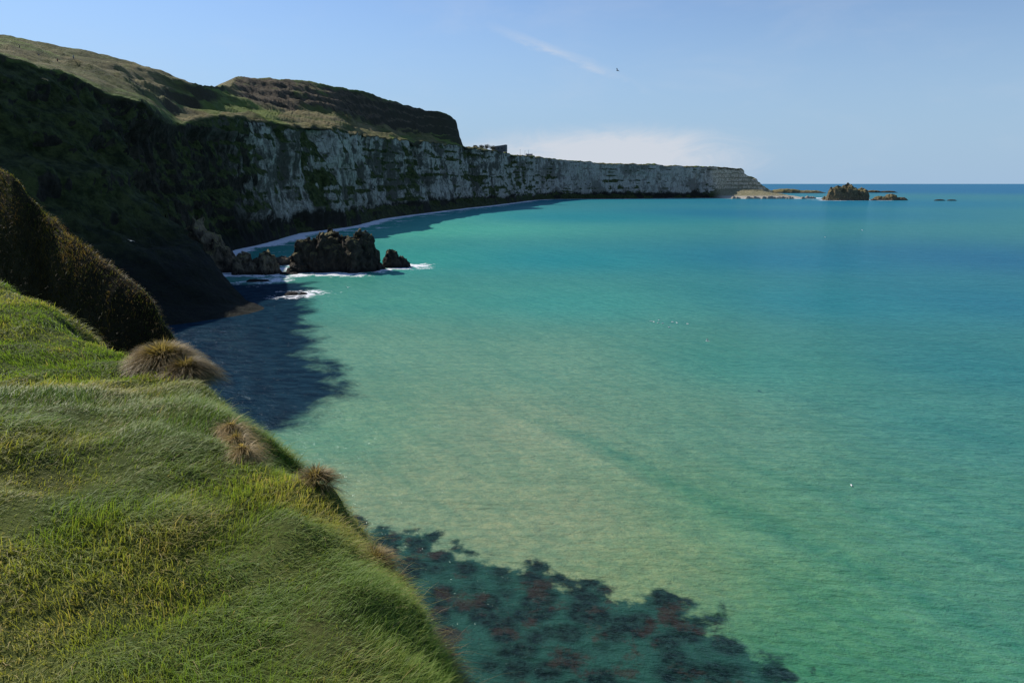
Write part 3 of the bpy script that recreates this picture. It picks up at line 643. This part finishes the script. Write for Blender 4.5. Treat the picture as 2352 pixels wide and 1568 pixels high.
for i,(X_,Y_) in enumerate(((-170,262),(-166,266),(-173,257),(-163,271),(-177,252))):
    me=bpy.data.meshes.new("person")
    vs=[(0,0,.92),(0,0,1.2),(0,0,1.42),(0,.01,1.52),(0,.02,1.62),(0,.02,1.72),(-.1,0,.88),(-.12,.12,.48),(-.12,.02,.06),(-.12,.14,.03),(.1,0,.88),(.12,.0,.48),(.12,-.16,.08),(.12,-.05,.03),(-.2,0,1.4),(-.26,-.04,1.12),(-.25,.1,.88),(.2,0,1.4),(.26,-.02,1.12),(.25,.12,.9)]
    ed=[(0,1),(1,2),(2,3),(3,4),(4,5),(0,6),(6,7),(7,8),(8,9),(0,10),(10,11),(11,12),(12,13),(2,14),(14,15),(15,16),(2,17),(17,18),(18,19)]
    rad=[.15,.15,.13,.055,.10,.085,.09,.065,.045,.04,.09,.065,.045,.04,.07,.05,.035,.07,.05,.035]
    me.from_pydata(vs,ed,[]); me.update()
    q=NT("walker_clothes"); sz=q.n('ShaderNodeSeparateXYZ'); q.l(q.obj(),sz.inputs[0])
    c=q.mix(q.ss(sz.outputs[2],.88,.92),(.03,.035,.06),cols[i]); c=q.mix(q.ss(sz.outputs[2],1.5,1.53),c,(.45,.28,.2)); c=q.mix(q.ss(sz.outputs[2],1.68,1.71),c,(.05,.03,.02)); q.bsdf(c,.85)
    o=add("person",me,q.m,label="walker in outdoor jacket and dark trousers on the hillside path",cat="person",group="walkers on the hillside path")
    o.modifiers.new("skin",'SKIN')
    if len(me.skin_vertices):
        for j,r in enumerate(rad): me.skin_vertices[0].data[j].radius=(r,r)
        me.skin_vertices[0].data[0].use_root=True
    sb=o.modifiers.new("sub",'SUBSURF'); sb.levels=1; sb.render_levels=1
    o.location=(X_,Y_,tz(X_,Y_)-.02); o.rotation_euler[2]=.6+i

# ---------------------------------------------------------------- gulls
mgull=NT("gull_feathers"); sx_=mgull.n('ShaderNodeSeparateXYZ'); mgull.l(mgull.obj(),sx_.inputs[0])
tip=mgull.ss(mgull.math('ABSOLUTE',sx_.outputs[0]),.50,.56); c=mgull.mix(mgull.ss(mgull.math('ABSOLUTE',sx_.outputs[0]),.1,.16),(.8,.8,.78),(.6,.62,.65)); c=mgull.mix(tip,c,(.03,.03,.03)); mgull.bsdf(c,.7)
mdark=NT("dark_feathers"); mdark.bsdf((.04,.035,.03),.7)
def gull_mesh(name,flying,flap=.18):
    vs=[];fs=[]
    prof=[(-.30,.012,.0),(-.24,.05,.0),(-.12,.075,.0),(0,.085,-.005),(.10,.075,0),(.17,.045,.015),(.22,.042,.025),(.26,.03,.022),(.31,.006,.012)]
    ns=10
    for (py,r,zc) in prof:
        for i in range(ns):
            a=2*math.pi*i/ns; vs.append((r*math.cos(a)*(1.0 if py>-.2 else 1.8),py,zc+r*.85*math.sin(a)))
    for k in range(len(prof)-1):
        for i in range(ns): a=k*ns+i;b=k*ns+(i+1)%ns; fs.append((a,b,b+ns,a+ns))
    fs.append(tuple(range(ns))[::-1]); fs.append(tuple(range((len(prof)-1)*ns,len(prof)*ns)))
    if flying:
        for s_ in (1,-1):
            b0=len(vs)
            sec=[(.05,.10,-.08,.03),(.22,.15,-.05,.03+flap*.6),(.38,.12,-.04,.03+flap),(.52,.04,-.08,.03+flap*.8),(.64,-.08,-.12,.03+flap*.45)]
            for (wx,le,te,wz) in sec:
                vs+=[(s_*wx,le,wz),(s_*wx,(le+te)/2,wz+.018),(s_*wx,te,wz-.004),(s_*wx,(le+te)/2,wz-.008)]
            for k in range(4):
                for i in range(4): a=b0+k*4+i;b=b0+k*4+(i+1)%4; fs.append((a,b,b+4,a+4))
            fs.append((b0+16,b0+17,b0+18,b0+19))
    me=bpy.data.meshes.new(name); me.from_pydata(vs,[],fs); me.update(); smooth(me); return me
gm=gull_mesh("seagull",True); gm2=gull_mesh("seagull_low",True,.02); gs=gull_mesh("floating_seagull",False); gd=gull_mesh("bird",True,.25)
for i,(X_,Y_,Z_,rz,ry) in enumerate([(30,102,6.5,1.2,.5),(-67,121,20.2,-2.2,-.4),(-41,169,4.8,.6,.3),(-52,165,4,2.2,.2),(150,330,5,.5,.3),(170,335,8,1.5,-.3)]):
    o=add("seagull",gm if i%2==0 else gm2,mgull.m,label="white and grey gull gliding over the water with wings spread",cat="seagull",group="gulls over the bay"); o.location=(X_,Y_,Z_); o.rotation_euler=(0,ry,rz); o.scale=(1.15,)*3
for i in range(10):
    o=add("floating_seagull",gs,mgull.m,label="white gull sitting on the calm green water",cat="seagull",group="gulls resting on the water")
    o.location=(31+9*random.random(),143+8*random.random(),.08) if i<9 else (34.6,64.5,.08); o.rotation_euler=(0,0,random.random()*6); o.scale=(1.1 if i<9 else .85,)*3
o=add("bird",gd,mdark.m,label="dark bird high up in the clear sky",cat="bird"); o.location=(9.3,64,39.7); o.rotation_euler=(0,.4,1.0); o.scale=(.45,)*3
